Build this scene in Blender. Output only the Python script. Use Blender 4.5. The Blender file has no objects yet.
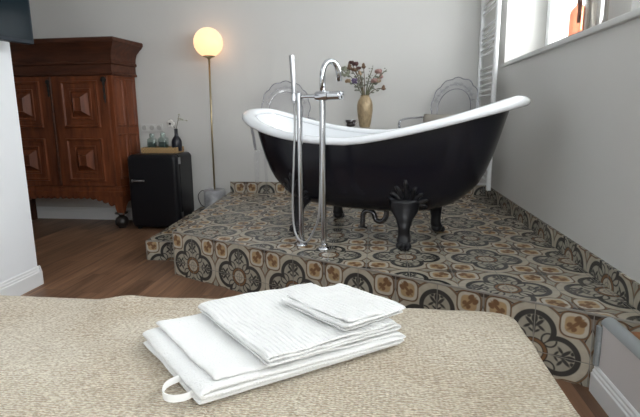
import bpy, bmesh, math, random
from mathutils import Vector, Matrix, noise
from math import sin, cos, pi, radians, hypot
random.seed(7)
SC = bpy.context.scene
COL = SC.collection
T = 0.2          # tile size
PZ = 0.295       # platform height
XR = 0.98        # right wall plane
YB = 4.24        # back wall plane

# ------------------------------------------------------------------ materials
MATS = {}
class NB:
    """small builder for math in shader nodes"""
    def __init__(s, mat): s.t = mat.node_tree
    def n(s, typ, **kw):
        nd = s.t.nodes.new(typ)
        for k, v in kw.items(): setattr(nd, k, v)
        return nd
    def put(s, sock, v):
        if isinstance(v, V): s.t.links.new(v.o, sock)
        elif isinstance(v, bpy.types.NodeSocket): s.t.links.new(v, sock)
        else: sock.default_value = v
    def m(s, op, a, b=None, c=None, clamp=False):
        nd = s.n('ShaderNodeMath', operation=op, use_clamp=clamp)
        s.put(nd.inputs[0], a)
        if b is not None: s.put(nd.inputs[1], b)
        if c is not None: s.put(nd.inputs[2], c)
        return V(s, nd.outputs[0])
    def mix(s, f, a, b):
        nd = s.n('ShaderNodeMix', data_type='RGBA')
        s.put(nd.inputs[0], f)
        for i, v in ((6, a), (7, b)):
            s.put(nd.inputs[i], (*v, 1) if isinstance(v, tuple) and len(v) == 3 else v)
        return nd.outputs[2]
class V:
    def __init__(s, b, o): s.b = b; s.o = o
    def __add__(s, x): return s.b.m('ADD', s, x)
    def __sub__(s, x): return s.b.m('SUBTRACT', s, x)
    def __rsub__(s, x): return s.b.m('SUBTRACT', x, s)
    def __mul__(s, x): return s.b.m('MULTIPLY', s, x)
    def __truediv__(s, x): return s.b.m('DIVIDE', s, x)
    def abs(s): return s.b.m('ABSOLUTE', s)

def newmat(name):
    m = bpy.data.materials.new(name); m.use_nodes = True
    MATS[name] = m
    return m, m.node_tree.nodes['Principled BSDF'], NB(m)

def mat(name, col, rough=.5, metal=0, nscale=0, namt=0, bump=0, bscale=None, coat=0, spec=.5, sheen=0, stretch=None, bdist=.002):
    if name in MATS: return MATS[name]
    m, p, b = newmat(name)
    p.inputs['Base Color'].default_value = (*col, 1)
    p.inputs['Roughness'].default_value = rough
    p.inputs['Metallic'].default_value = metal
    p.inputs['Coat Weight'].default_value = coat
    p.inputs['Coat Roughness'].default_value = .05
    p.inputs['Specular IOR Level'].default_value = spec
    p.inputs['Sheen Weight'].default_value = sheen
    if nscale or bump:
        tc = b.n('ShaderNodeTexCoord'); mp = b.n('ShaderNodeMapping')
        b.put(mp.inputs[0], tc.outputs['Object'])
        if stretch: mp.inputs['Scale'].default_value = stretch
    if nscale:
        nz = b.n('ShaderNodeTexNoise'); nz.inputs['Scale'].default_value = nscale; nz.inputs['Detail'].default_value = 5
        b.put(nz.inputs['Vector'], mp.outputs[0])
        f = b.m('MULTIPLY_ADD', nz.outputs[0], 2.2, -.6, clamp=True)
        lo = tuple(c * (1 - namt) for c in col); hi = tuple(min(1, c * (1 + namt)) for c in col)
        b.put(p.inputs['Base Color'], b.mix(f, lo, hi))
    if bump:
        nz = b.n('ShaderNodeTexNoise'); nz.inputs['Scale'].default_value = bscale or 40; nz.inputs['Detail'].default_value = 4
        b.put(nz.inputs['Vector'], mp.outputs[0])
        bp = b.n('ShaderNodeBump'); bp.inputs['Strength'].default_value = bump; bp.inputs['Distance'].default_value = bdist
        b.put(bp.inputs['Height'], nz.outputs[0]); b.put(p.inputs['Normal'], bp.outputs[0])
    return m

def glassy(name, tint=(1, 1, 1), base=.06, edge=.5, rough=.02, power=2.0, gcol=(1, 1, 1)):
    m, p, b = newmat(name)
    t = m.node_tree; t.nodes.remove(p)
    out = t.nodes['Material Output']
    tr = b.n('ShaderNodeBsdfTransparent'); tr.inputs[0].default_value = (*tint, 1)
    gl = b.n('ShaderNodeBsdfGlossy'); gl.inputs['Roughness'].default_value = rough; gl.inputs[0].default_value = (*gcol, 1)
    lw = b.n('ShaderNodeLayerWeight'); lw.inputs[0].default_value = .5
    f = b.m('POWER', lw.outputs['Facing'], power)
    f = b.m('MULTIPLY_ADD', f, edge, base, clamp=True)
    mx = b.n('ShaderNodeMixShader'); b.put(mx.inputs[0], f)
    t.links.new(tr.outputs[0], mx.inputs[1]); t.links.new(gl.outputs[0], mx.inputs[2])
    t.links.new(mx.outputs[0], out.inputs[0])
    return m

def tile_mat():
    m, p, b = newmat('patterned_cement_tile')
    uv = b.n('ShaderNodeUVMap'); uv.uv_map = 'UVMap'
    sp = b.n('ShaderNodeSeparateXYZ'); b.put(sp.inputs[0], uv.outputs[0])
    def fold(o):   # distance from the nearest even number, 0..1
        return b.m('PINGPONG', b.m('ADD', o, 100.0), 1.0)
    a, c = fold(sp.outputs[0]), fold(sp.outputs[1])
    P = b.m('MAXIMUM', a, c); Q = b.m('MINIMUM', a, c)
    def hyp(x, y): return b.m('SQRT', x * x + y * y)
    def msk(d, w=.02): return b.m('MULTIPLY_ADD', d, -1 / w, .5, clamp=True)
    def ell(x, y, rx, ry): return (hyp(x / rx, y / ry) - 1) * min(rx, ry)
    quat = b.m('MINIMUM', hyp(a - .45, c), hyp(a, c - .45)) - .41
    R = hyp(P, Q)
    CH = (.046, .044, .040); CR = (.41, .365, .29); TA = (.19, .16, .13); GR = (.32, .295, .24)
    BR = (.17, .092, .045); OC = (.37, .25, .135); DK = (.055, .042, .032)
    col = b.mix(msk(Q * 0 + 1), TA, TA)
    # grey diamonds between medallions
    dia = (1 - P) / .10 + (Q - .40).abs() / .27 - 1
    col = b.mix(msk(dia - .22, .1), col, DK); col = b.mix(msk(dia, .1), col, GR)
    # four small bars where four cartouches meet
    sq = b.m('MAXIMUM', 1 - P, 1 - Q)
    col = b.mix(msk(sq - .11), col, DK)
    # cream surround with brown line
    col = b.mix(msk(quat - .185), col, BR); col = b.mix(msk(quat - .155), col, CR)
    col = b.mix(msk((quat - .150).abs() - .006), col, DK)
    # cartouche
    da, dc = (a - .700).abs(), (c - .700).abs()
    d4 = b.m('POWER', b.m('POWER', da, 3.4) + b.m('POWER', dc, 3.4), 1 / 3.4)
    D = d4 - .268
    col = b.mix(msk(D), col, BR); col = b.mix(msk(D + .02), col, DK); col = b.mix(msk(D + .032), col, (.47, .42, .34))
    col = b.mix(msk(D + .098), col, OC)
    s = (a + c) * .7071; t = ((a - c) * .7071).abs()
    col = b.mix(msk(ell(s - 1.01, t, .18, .034)), col, BR)
    col = b.mix(msk(ell(s - 1.12, t - .065, .075, .052)), col, BR)
    col = b.mix(msk(ell(s - .92, t - .060, .055, .042)), col, BR)
    # medallion
    col = b.mix(msk(quat), col, CH); inner = quat + .105
    col = b.mix(msk(inner), col, GR)
    s2 = (P + Q) * .7071; t2 = ((P - Q) * .7071).abs()
    ring = (hyp(s2 - .40, t2) - .135).abs() - .017
    col = b.mix(msk(b.m('MAXIMUM', ring, inner)), col, CH)
    for (cx, cy, rx, ry, an) in ((.55, 0, .21, .028, 0), (.68, 0, .095, .058, 0), (.60, .092, .110, .034, .75), (.50, .130, .080, .028, 2.2), (.715, .110, .045, .036, .9), (.43, .060, .06, .022, .9)):
        X = (P - cx) * cos(an) + (Q - cy) * sin(an); Y = (Q - cy) * cos(an) - (P - cx) * sin(an)
        col = b.mix(msk(b.m('MAXIMUM', ell(X, Y, rx, ry), inner)), col, CH)
    for r, cc in ((.285, DK), (.262, BR), (.205, DK), (.185, CR)):
        col = b.mix(msk(R - r), col, cc)
    col = b.mix(msk((R - .10).abs() - .010), col, TA)
    col = b.mix(b.m('MULTIPLY', msk(Q - .010), msk(R - .17)), col, TA)
    # wear
    nz = b.n('ShaderNodeTexNoise'); nz.inputs['Scale'].default_value = 6; nz.inputs['Detail'].default_value = 8
    b.put(nz.inputs['Vector'], uv.outputs[0])
    mul = b.m('MULTIPLY_ADD', nz.outputs[0], .5, .75)
    vm = b.n('ShaderNodeVectorMath', operation='SCALE'); b.put(vm.inputs[0], col); b.put(vm.inputs['Scale'], mul)
    gro = b.m('MINIMUM', Q, 1 - P)
    fin = b.mix(msk(gro - .008, .006), vm.outputs[0], (.23, .215, .19))
    b.put(p.inputs['Base Color'], fin)
    bp = b.n('ShaderNodeBump'); bp.inputs['Strength'].default_value = .5; bp.inputs['Distance'].default_value = .002
    b.put(bp.inputs['Height'], b.m('MULTIPLY', gro, 40, clamp=True)); b.put(p.inputs['Normal'], bp.outputs[0])
    p.inputs['Roughness'].default_value = .27
    return m

def wood_floor_mat():
    m, p, b = newmat('brown_wood_planks')
    tc = b.n('ShaderNodeTexCoord'); sp = b.n('ShaderNodeSeparateXYZ'); b.put(sp.inputs[0], tc.outputs['Object'])
    x, y = V(b, sp.outputs[0]), V(b, sp.outputs[1])
    W = .125
    ix = b.m('FLOOR', x / W); fx = b.m('FRACT', x / W)
    off = b.m('FRACT', b.m('MULTIPLY', b.m('SINE', ix * 12.9898), 43758.5)) 
    yy = y / 1.1 + off
    iy = b.m('FLOOR', yy); fy = b.m('FRACT', yy)
    rnd = b.m('FRACT', b.m('MULTIPLY', b.m('SINE', ix * 7.13 + iy * 3.77), 9731.3))
    cb = b.n('ShaderNodeCombineXYZ'); b.put(cb.inputs[0], x * 16); b.put(cb.inputs[1], y * 1.1); b.put(cb.inputs[2], rnd * 20)
    nz = b.n('ShaderNodeTexNoise'); nz.inputs['Scale'].default_value = 1.6; nz.inputs['Detail'].default_value = 6; nz.inputs['Distortion'].default_value = .8
    b.put(nz.inputs['Vector'], cb.outputs[0])
    g = b.m('MULTIPLY_ADD', nz.outputs[0], 2.4, -.7, clamp=True)
    c1 = b.mix(g, (.105, .052, .028), (.26, .142, .080))
    f = b.m('MULTIPLY_ADD', rnd, .5, .75)
    vm = b.n('ShaderNodeVectorMath', operation='SCALE'); b.put(vm.inputs[0], c1); b.put(vm.inputs['Scale'], f)
    e = b.m('MINIMUM', b.m('MINIMUM', fx, 1 - fx) * W, b.m('MINIMUM', fy, 1 - fy) * 1.1)
    k = b.m('MULTIPLY_ADD', e, -700, 1.5, clamp=True)
    b.put(p.inputs['Base Color'], b.mix(k * .7, vm.outputs[0], (.03, .015, .008)))
    p.inputs['Roughness'].default_value = .42
    return m

def bedspread_mat():
    m, p, b = newmat('beige_chenille')
    tc = b.n('ShaderNodeTexCoord'); mp = b.n('ShaderNodeMapping'); b.put(mp.inputs[0], tc.outputs['Object'])
    mp.inputs['Scale'].default_value = (.6, 1.25, 1)
    n1 = b.n('ShaderNodeTexNoise'); n1.inputs['Scale'].default_value = 240; n1.inputs['Detail'].default_value = 2
    n2 = b.n('ShaderNodeTexNoise'); n2.inputs['Scale'].default_value = 4.5; n2.inputs['Detail'].default_value = 5; n2.inputs['Distortion'].default_value = .5
    vo = b.n('ShaderNodeTexVoronoi'); vo.inputs['Scale'].default_value = 190
    for q in (n1, vo): b.put(q.inputs['Vector'], mp.outputs[0])
    b.put(n2.inputs['Vector'], tc.outputs['Object'])
    f1 = b.m('MULTIPLY_ADD', n1.outputs[0], 4.0, -1.5, clamp=True)
    f2 = b.m('MULTIPLY_ADD', n2.outputs[0], 3.0, -1.0, clamp=True)
    base = b.mix(f2, (.66, .57, .42), (.80, .735, .60))
    dark = b.mix(f2, (.29, .21, .135), (.44, .36, .26))
    b.put(p.inputs['Base Color'], b.mix(f1, dark, base))
    sp = b.n('ShaderNodeSeparateXYZ'); b.put(sp.inputs[0], tc.outputs['Object'])
    n3 = b.n('ShaderNodeTexNoise'); n3.inputs['Scale'].default_value = 30; b.put(n3.inputs['Vector'], tc.outputs['Object'])
    ph = b.m('MULTIPLY_ADD', sp.outputs[1], 2 * pi / .0058, b.m('MULTIPLY', n3.outputs[0], 5.0))
    row = b.m('MULTIPLY_ADD', b.m('SINE', ph), .5, .5)
    ph2 = b.m('MULTIPLY_ADD', sp.outputs[0], 2 * pi / .0075, b.m('MULTIPLY', n3.outputs[0], 7.0))
    row = b.m('MULTIPLY', row, b.m('MULTIPLY_ADD', b.m('SINE', ph2), .3, .7))
    cc_ = b.mix(f1, dark, base)
    b.put(p.inputs['Base Color'], b.mix(b.m('MULTIPLY_ADD', row, -.42, .42), cc_, (.30, .24, .16)))
    h = b.m('MULTIPLY_ADD', vo.outputs['Distance'], -.8, b.m('ADD', n1.outputs[0], row))
    bp = b.n('ShaderNodeBump'); bp.inputs['Strength'].default_value = .8; bp.inputs['Distance'].default_value = .004
    b.put(bp.inputs['Height'], h); b.put(p.inputs['Normal'], bp.outputs[0])
    p.inputs['Roughness'].default_value = .9; p.inputs['Sheen Weight'].default_value = .2
    return m

def towel_mat(name, rib):
    m, p, b = newmat(name)
    uv = b.n('ShaderNodeUVMap'); uv.uv_map = 'UVMap'
    sp = b.n('ShaderNodeSeparateXYZ'); b.put(sp.inputs[0], uv.outputs[0])
    tc = b.n('ShaderNodeTexCoord')
    nz = b.n('ShaderNodeTexNoise'); nz.inputs['Scale'].default_value = 260; nz.inputs['Detail'].default_value = 2; b.put(nz.inputs['Vector'], tc.outputs['Object'])
    n2 = b.n('ShaderNodeTexNoise'); n2.inputs['Scale'].default_value = 26; n2.inputs['Detail'].default_value = 4; b.put(n2.inputs['Vector'], tc.outputs['Object'])
    h = b.m('MULTIPLY_ADD', n2.outputs[0], .8, nz.outputs[0])
    p.inputs['Base Color'].default_value = (.72, .72, .705, 1)
    if rib:
        u, v = V(b, sp.outputs[0]), V(b, sp.outputs[1])
        su = b.m('MULTIPLY_ADD', b.m('SINE', u * (2 * pi / .0098)), .5, .5)
        su = b.m('POWER', su, 5.0)
        nm = b.n('ShaderNodeTexNoise'); nm.inputs['Scale'].default_value = 60; b.put(nm.inputs['Vector'], tc.outputs['Object'])
        br = b.m('MULTIPLY_ADD', nm.outputs[0], 3.0, -.8, clamp=True)
        rb = b.m('MULTIPLY', su, br)
        h = b.m('MULTIPLY_ADD', rb, -.9, h)
        b.put(p.inputs['Base Color'], b.mix(rb * .22, (.72, .72, .705), (.46, .46, .45)))
    bp = b.n('ShaderNodeBump'); bp.inputs['Strength'].default_value = .8; bp.inputs['Distance'].default_value = .003
    b.put(bp.inputs['Height'], h); b.put(p.inputs['Normal'], bp.outputs[0])
    p.inputs['Roughness'].default_value = .95; p.inputs['Sheen Weight'].default_value = .3
    return m

def globe_mat():
    m, p, b = newmat('lit_opal_glass')
    p.inputs['Base Color'].default_value = (.15, .14, .12, 1)
    tc = b.n('ShaderNodeTexCoord'); sp = b.n('ShaderNodeSeparateXYZ'); b.put(sp.inputs[0], tc.outputs['Object'])
    f = b.m('MULTIPLY_ADD', sp.outputs[2], 3.6, .5, clamp=True)      # emission a little paler towards the top of the globe
    b.put(p.inputs['Emission Color'], b.mix(f, (1, .52, .26), (1, .58, .33)))
    p.inputs['Emission Strength'].default_value = GLOBE
    return m

def wicker_mat():
    m, p, b = newmat('woven_seagrass')
    tc = b.n('ShaderNodeTexCoord'); mp = b.n('ShaderNodeMapping'); b.put(mp.inputs[0], tc.outputs['Object'])
    ck = b.n('ShaderNodeTexChecker'); ck.inputs['Scale'].default_value = 70
    b.put(ck.inputs['Vector'], mp.outputs[0]); ck.inputs[1].default_value = (.50, .33, .15, 1); ck.inputs[2].default_value = (.24, .14, .055, 1)
    b.put(p.inputs['Base Color'], ck.outputs[0]); p.inputs['Roughness'].default_value = .7
    return m

GLOBE = .93
TILE = tile_mat(); FLOORW = wood_floor_mat(); BEDM = bedspread_mat()
WALL = mat('pale_grey_plaster', (.61, .60, .575), .9, bump=.12, bscale=60, nscale=1.5, namt=.02)
WALLL = mat('white_plaster', (.78, .80, .82), .85, bump=.08, bscale=60)
WHITE = mat('white_paint', (.76, .77, .77), .4)
SILL = mat('pale_sill_paint', (.60, .60, .58), .45)
CAPG = mat('grey_coping', (.33, .35, .35), .5)
WOOD = mat('red_brown_wood', (.135, .038, .014), .45, nscale=5, namt=.45, stretch=(6, 6, .8), spec=.3)
WOODD = mat('dark_red_brown_wood', (.065, .022, .011), .45, nscale=5, namt=.4, stretch=(1, 6, 6), spec=.3)
ORW = mat('orange_wood', (.30, .13, .055), .5, nscale=5, namt=.3, stretch=(8, 1, 1))
BLACKW = mat('blackened_wood', (.018, .014, .012), .35)
IRON = mat('black_iron', (.02, .018, .016), .45, metal=.6)
FBLK = mat('black_enamel', (.008, .008, .010), .3, spec=.3)
FSEAL = mat('rubber_seal', (.02, .02, .02), .7)
CHROME = mat('chrome', (.62, .63, .65), .09, metal=1)
STEEL = mat('brushed_steel', (.45, .45, .46), .3, metal=1)
TUBB = mat('black_bath_enamel', (.007, .007, .011), .22, spec=.35)
IRONB = mat('black_cast_iron', (.007, .007, .009), .33, spec=.4)
TUBW = mat('white_bath_enamel', (.82, .84, .86), .12, coat=.6)
ACR = glassy('clear_acrylic', (.975, .975, .98), .03, .55, power=3)
ACRE = glassy('clear_acrylic_edge', (.95, .95, .96), .04, .85, rough=.04, power=3.2)
ACRD = glassy('clear_acrylic_rim', (.66, .67, .71), .10, .8, rough=.06, power=1.5)
PANE = glassy('window_glass', (.97, .98, .98), .04, .3, power=3)
JAR = glassy('pale_green_glass', (.70, .80, .77), .10, .5, power=1.5)
AMBER = glassy('amber_glass', (.80, .61, .53), .06, .4, power=1.6, gcol=(1, .8, .7))
SMOKE = glassy('smoke_glass', (.78, .76, .73), .08, .45, power=1.6)
BRASS = mat('aged_brass', (.42, .34, .20), .35, metal=.9)
MARB = mat('white_marble', (.32, .32, .33), .35, nscale=11, namt=.45)
BBOT = mat('matt_black_glaze', (.010, .011, .018), .35)
PETW = mat('white_petal', (.72, .70, .66), .8)
STEM = mat('dry_green_stem', (.14, .14, .08), .8)
STEMB = mat('brown_stem', (.10, .06, .035), .8)
DARKC = mat('dark_flower_centre', (.03, .02, .02), .8)
GOLD = mat('bronze_gold_ceramic', (.36, .27, .16), .38, metal=.3, nscale=60, namt=.3, stretch=(1, 1, .5), bump=.4, bscale=90)
CUSH = mat('beige_linen', (.36, .33, .29), .9, bump=.3, bscale=300)
SCREEN = mat('tv_screen', (.008, .014, .018), .12, spec=.03)
BEZEL = mat('tv_bezel', (.02, .025, .032), .45, spec=.15)
RAD = mat('white_radiator_enamel', (.74, .75, .75), .3)
PLAST = mat('white_plastic', (.66, .66, .64), .4)
CABLE = mat('black_cable', (.02, .02, .02), .5)
MATT = mat('mattress_fabric', (.6, .58, .54), .9)
CORDW = mat('cotton_tape', (.80, .80, .78), .8)
GREYT = mat('grey_mortar_edge', (.28, .30, .30), .85, bump=.9, bscale=45, bdist=.01)
TW1 = towel_mat('white_terry', False); TW2 = towel_mat('white_ribbed_terry', True)
WICK = wicker_mat(); GLM = globe_mat()

# ------------------------------------------------------------------ mesh helpers
def tag(o, label=None, cat=None, group=None, kind=None):
    for k, v in (('label', label), ('category', cat), ('group', group), ('kind', kind)):
        if v: o[k] = v
    return o
def empty(name, loc, rz=0, **kw):
    o = bpy.data.objects.new(name, None); COL.objects.link(o); o.location = loc; o.rotation_euler = (0, 0, rz); o.empty_display_size = .05
    return tag(o, **kw)
def link(name, bm, m, parent=None, smooth=False, bevel=0, sub=0, seg=2, world=False, **kw):
    bmesh.ops.recalc_face_normals(bm, faces=bm.faces)
    me = bpy.data.meshes.new(name); bm.to_mesh(me); bm.free()
    ms = m if isinstance(m, (list, tuple)) else [m]
    for q in ms: me.materials.append(q)
    if smooth is True: me.shade_smooth()
    elif smooth: me.shade_smooth(); me.set_sharp_from_angle(angle=radians(smooth))
    o = bpy.data.objects.new(name, me); COL.objects.link(o)
    if parent:
        o.parent = parent
        if world:   # geometry given in world space: undo parent's placement in the mesh
            Mx = Matrix.LocRotScale(parent.location, parent.rotation_euler, None)
            pp = parent.parent
            if pp: Mx = Matrix.LocRotScale(pp.location, pp.rotation_euler, None) @ Mx
            me.transform(Mx.inverted())
    if bevel:
        b = o.modifiers.new('b', 'BEVEL'); b.width = bevel; b.segments = seg; b.limit_method = 'ANGLE'; b.angle_limit = radians(35)
        me.shade_smooth(); w = o.modifiers.new('w', 'WEIGHTED_NORMAL'); w.keep_sharp = True
    if sub:
        s_ = o.modifiers.new('s', 'SUBSURF'); s_.levels = sub; s_.render_levels = sub
    return tag(o, **kw)
def struct(name, bm, m, **kw):
    kw.setdefault('kind', 'structure'); return link(name, bm, m, **kw)
def box(x0, x1, y0, y1, z0, z1, bm=None):
    bm = bm or bmesh.new()
    vs = [bm.verts.new((x, y, z)) for x in (x0, x1) for y in (y0, y1) for z in (z0, z1)]
    for f in ((0, 1, 3, 2), (4, 6, 7, 5), (0, 4, 5, 1), (2, 3, 7, 6), (0, 2, 6, 4), (1, 5, 7, 3)): bm.faces.new([vs[i] for i in f])
    return bm
def loft(rings, closed=True, caps=True, bm=None, mi=0):
    bm = bm or bmesh.new(); R = [[bm.verts.new(p) for p in r] for r in rings]; n = len(R[0])
    for a, b in zip(R, R[1:]):
        for i in range(n if closed else n - 1):
            j = (i + 1) % n
            f = bm.faces.new((a[i], a[j], b[j], b[i])); f.material_index = mi
    if caps:
        for r in (R[0], R[-1]):
            if n > 2: bm.faces.new(r).material_index = mi
    return bm
def prism(pts, z0, z1, bm=None):
    return loft([[(x, y, z0) for x, y in pts], [(x, y, z1) for x, y in pts]], bm=bm)
def lathe(prof, n=32, c=(0, 0, 0), bm=None, sx=1, caps=True):
    return loft([[(c[0] + r * sx * cos(2 * pi * i / n), c[1] + r * sin(2 * pi * i / n), c[2] + z) for i in range(n)] for r, z in prof], bm=bm, caps=caps)
def frame_along(pts):
    P = [Vector(p) for p in pts]; out = []; up = None
    for i, p in enumerate(P):
        t = (P[min(i + 1, len(P) - 1)] - P[max(i - 1, 0)]).normalized()
        if up is None:
            up = Vector((0, 0, 1)) if abs(t.z) < .9 else Vector((1, 0, 0))
        s = t.cross(up).normalized(); up = s.cross(t).normalized()
        out.append((p, s, up))
    return out
def tube(pts, r, n=10, bm=None, flat=1, caps=True):
    rs = r if isinstance(r, (list, tuple)) else [r] * len(pts)
    rings = [[p + (s * cos(2 * pi * k / n) + u * sin(2 * pi * k / n) * flat) * rr for k in range(n)] for (p, s, u), rr in zip(frame_along(pts), rs)]
    return loft(rings, bm=bm, caps=caps)
def spline(pts, m=8):
    P = [Vector(p) for p in pts]; P = [P[0] * 2 - P[1]] + P + [P[-1] * 2 - P[-2]]; out = []
    for i in range(1, len(P) - 2):
        for k in range(m):
            t = k / m; a, b, c, d = P[i - 1:i + 3]
            out.append(.5 * ((2 * b) + (c - a) * t + (2 * a - 5 * b + 4 * c - d) * t * t + (3 * b - a - 3 * c + d) * t ** 3))
    out.append(P[-2]); return out
def ball(c, r, bm=None, s=(1, 1, 1), sub=2, jit=0):
    bm = bm or bmesh.new()
    q = bmesh.ops.create_icosphere(bm, subdivisions=sub, radius=1)
    for v in q['verts']:
        k = 1 + (noise.noise(v.co * 2.5 + Vector(c) * 37) * jit if jit else 0)
        v.co = Vector((v.co.x * s[0] * r * k + c[0], v.co.y * s[1] * r * k + c[1], v.co.z * s[2] * r * k + c[2]))
    return bm
def uvmap(bm, fn):
    L = bm.loops.layers.uv.new('UVMap')
    for f in bm.faces:
        for l in f.loops: l[L].uv = fn(l.vert.co, f.normal)
    return bm

# ------------------------------------------------------------------ room shell
XL, YR, ZC = -4.3, -2.7, 2.62
struct('floor', box(XL - .1, XR + .4, YR - .1, YB + .1, -.1, 0), FLOORW)
struct('ceiling', box(XL - .1, XR + .5, YR - .1, YB + .2, ZC, ZC + .1), WALLL)
struct('wall_back', box(XL - .1, XR + .5, YB, YB + .15, 0, ZC), WALL)
struct('wall_side', box(XL - .15, XL, YR, YB, 0, ZC), WALL)
# left partition seen at the photo's edge, and the nook wall behind it
LX = -2.075
bm = box(LX - .15, LX, YR, 2.475, 0, ZC); box(XL, LX - .15, 2.325, 2.475, 0, ZC, bm)
struct('wall_left', bm, WALLL)
# right wall with its deep window recess
WX = 1.27; Y0, Y1 = -1.5, 3.87; ZS, ZT = 1.375, 2.30
bm = box(XR, WX + .25, YR, YB, 0, ZS)
box(XR, WX + .25, Y1, YB, ZS, ZC, bm); box(XR, WX + .25, YR, Y0, ZS, ZC, bm); box(XR, WX + .25, Y0, Y1, ZT, ZC, bm)
box(WX - .03, WX + .25, 2.57, 2.90, ZS, ZT, bm)
struct('wall_right', bm, WALL)
bm = box(XR - .022, WX - .02, Y0, Y1 + .012, ZS - .002, ZS + .028)
struct('trim_1', bm, SILL, bevel=.006)
def window(name, y0, y1, mull):
    root = empty(name, (WX, (y0 + y1) / 2, ZS + .028), kind='structure')
    bm = bmesh.new(); z0, z1 = ZS + .029, ZT - .001
    for a, b_ in ((y0, y0 + .07), (y1 - .07, y1)): box(WX - .0, WX + .08, a, b_, z0, z1, bm)
    for a, b_ in ((z0, z0 + .06), (z1 - .06, z1)): box(WX, WX + .08, y0 + .07, y1 - .07, a, b_, bm)
    link('window_frame', bm, WHITE, root, bevel=.004, world=True)
    ys = [y0 + .07] + mull + [y1 - .07]
    for a, b_ in zip(ys, ys[1:]):
        bm = bmesh.new()
        box(WX - .02, WX + .04, a + .004, a + .06, z0 + .065, z1 - .065, bm); box(WX - .02, WX + .04, b_ - .06, b_ - .004, z0 + .065, z1 - .065, bm)
        box(WX - .02, WX + .04, a + .06, b_ - .06, z0 + .065, z0 + .12, bm); box(WX - .02, WX + .04, a + .06, b_ - .06, z1 - .12, z1 - .065, bm)
        s = link('sash', bm, WHITE, root, bevel=.006, world=True)
        link('pane', box(WX + .006, WX + .012, a + .058, b_ - .058, z0 + .118, z1 - .118), PANE, s, world=True)
window('window_1', 2.902, 3.868, [3.10])
window('window_2', -1.498, 2.568, [-.48, .53, 1.55])  # unseen near stretch is lengthened to let in more side light
# rear wall behind the camera, with an unseen window added and sized for fill light
bm = box(XL, XR + .4, YR - .15, YR, 0, .75); box(XL, XR + .4, YR - .15, YR, 2.35, ZC, bm)
box(XL, -.25, YR - .15, YR, .75, 2.35, bm); box(.75, XR + .4, YR - .15, YR, .75, 2.35, bm)
struct('wall_rear', bm, WALLL)
root = empty('fill_window', (.25, YR, .75), kind='structure'); bm = bmesh.new()
for a, b_ in ((-.249, -.18), (.215, .285), (.68, .749)): box(a, b_, YR - .1, YR - .03, .751, 2.349, bm)
for a, b_ in ((.751, .82), (2.28, 2.349)): box(-.18, .68, YR - .1, YR - .03, a, b_, bm)
link('window_frame', bm, WHITE, root, world=True)
link('pane', box(-.19, .69, YR - .07, YR - .062, .81, 2.29), PANE, root, world=True)

def skirting(name, p0, p1, side, h=.12, th=.016, z=0):
    """moulded board from p0 to p1; side = +1/-1 picks the face it stands out from"""
    a, b_ = Vector((*p0, 0)), Vector((*p1, 0)); t = (b_ - a).normalized(); n = Vector((-t.y, t.x, 0)) * side
    prof = [(0, 0), (th, 0), (th, h * .70), (th * .72, h * .74), (th * .72, h * .82), (th * .45, h * .87), (th * .45, h * .95), (th * .2, h), (0, h)]
    return struct(name, loft([[q + n * (u + .0005) + Vector((0, 0, v + z)) for u, v in prof] for q in (a, b_)]), WHITE)
skirting('baseboard_back', (XL + .01, YB), (-1.645, YB), -1)
skirting('baseboard_left', (LX, -2.6), (LX, 2.49), -1)
skirting('baseboard_left_end', (LX + .016, 2.475), (XL + .1, 2.475), -1)

# tiled platform: main block with slanting front, and the lower step along its left side
A = Vector((-1.30, 2.725)); B = Vector((.981, 1.593)); dF = (B - A).normalized()
XLB = -1.405
def topuv(co): return ((co.x - .554) / T, (co.y - 1.914) / T)
def plat_uv(co, n):
    if n.z > .7: return topuv(co)
    if n.y < -.5: return (((co.xy - A).dot(dF) - .176) / (T * .984), (co.z - .095) / T)
    return (co.y / T, (co.z - .095) / T)
plat = struct('tiled_platform', box(0, 1, 0, 1, 0, 1), TILE, label='raised platform clad in ornate brown and grey patterned tiles under the bathtub')
bm = prism([(A.x, A.y), (B.x, B.y), (XR - .001, YB - .001), (XLB, YB - .001)], .001, PZ); bm.normal_update()
bmesh.ops.recalc_face_normals(bm, faces=bm.faces); uvmap(bm, plat_uv); bm.to_mesh(plat.data)
ST = .144
bm = prism([(-1.64, 3.005), (-1.325, 3.005), (XLB - .004, YB - .001), (-1.71, YB - .001)], .001, ST); bmesh.ops.recalc_face_normals(bm, faces=bm.faces)
def step_uv(co, n):
    if n.z > .7: return topuv(co)
    if n.y < -.5: return ((co.x + 1.455) / T, (co.z + .03) / T)
    return (co.y / T, (co.z + .03) / T)
struct('tiled_step', uvmap(bm, step_uv), TILE, label='low patterned tile step running along the left side of the platform')
# thin metal edge trims on the platform corners
def strip(p0, p1, r=.004):
    return tube([p0, p1], r, 6)
bm = strip((A.x, A.y, PZ - .002), (B.x - .01, B.y + .005, PZ - .002), .0045); tube([(A.x, A.y, PZ - .002), (XLB, YB - .01, PZ - .002)], .0045, 6, bm)
tube([(A.x, A.y, .004), (A.x, A.y, PZ - .002)], .0045, 6, bm)
tube([(-1.64, 3.005, .004), (-1.64, 3.005, ST - .002)], .0045, 6, bm); tube([(-1.64, 3.005, ST - .002), (-1.335, 3.005, ST - .002)], .0045, 6, bm)
struct('trim_2', bm, mat('tile_edge_trim', (.22, .20, .17), .5))
# tile skirting along the platform
bm = box(XR - .012, XR - .0005, B.y + .02, YB - .001, PZ + .001, PZ + .094)
bmesh.ops.recalc_face_normals(bm, faces=bm.faces)
struct('baseboard_right', uvmap(bm, lambda c, n: ((c.y - 1.967) / T, (c.z - PZ) / T)), TILE)
bm = box(XLB + .003, XR - .013, YB - .012, YB - .0005, PZ + .001, PZ + .101); bmesh.ops.recalc_face_normals(bm, faces=bm.faces)
struct('baseboard_platform', uvmap(bm, lambda c, n: ((c.x + 1.046) / T, (c.z - .2) / T)), TILE)
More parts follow.
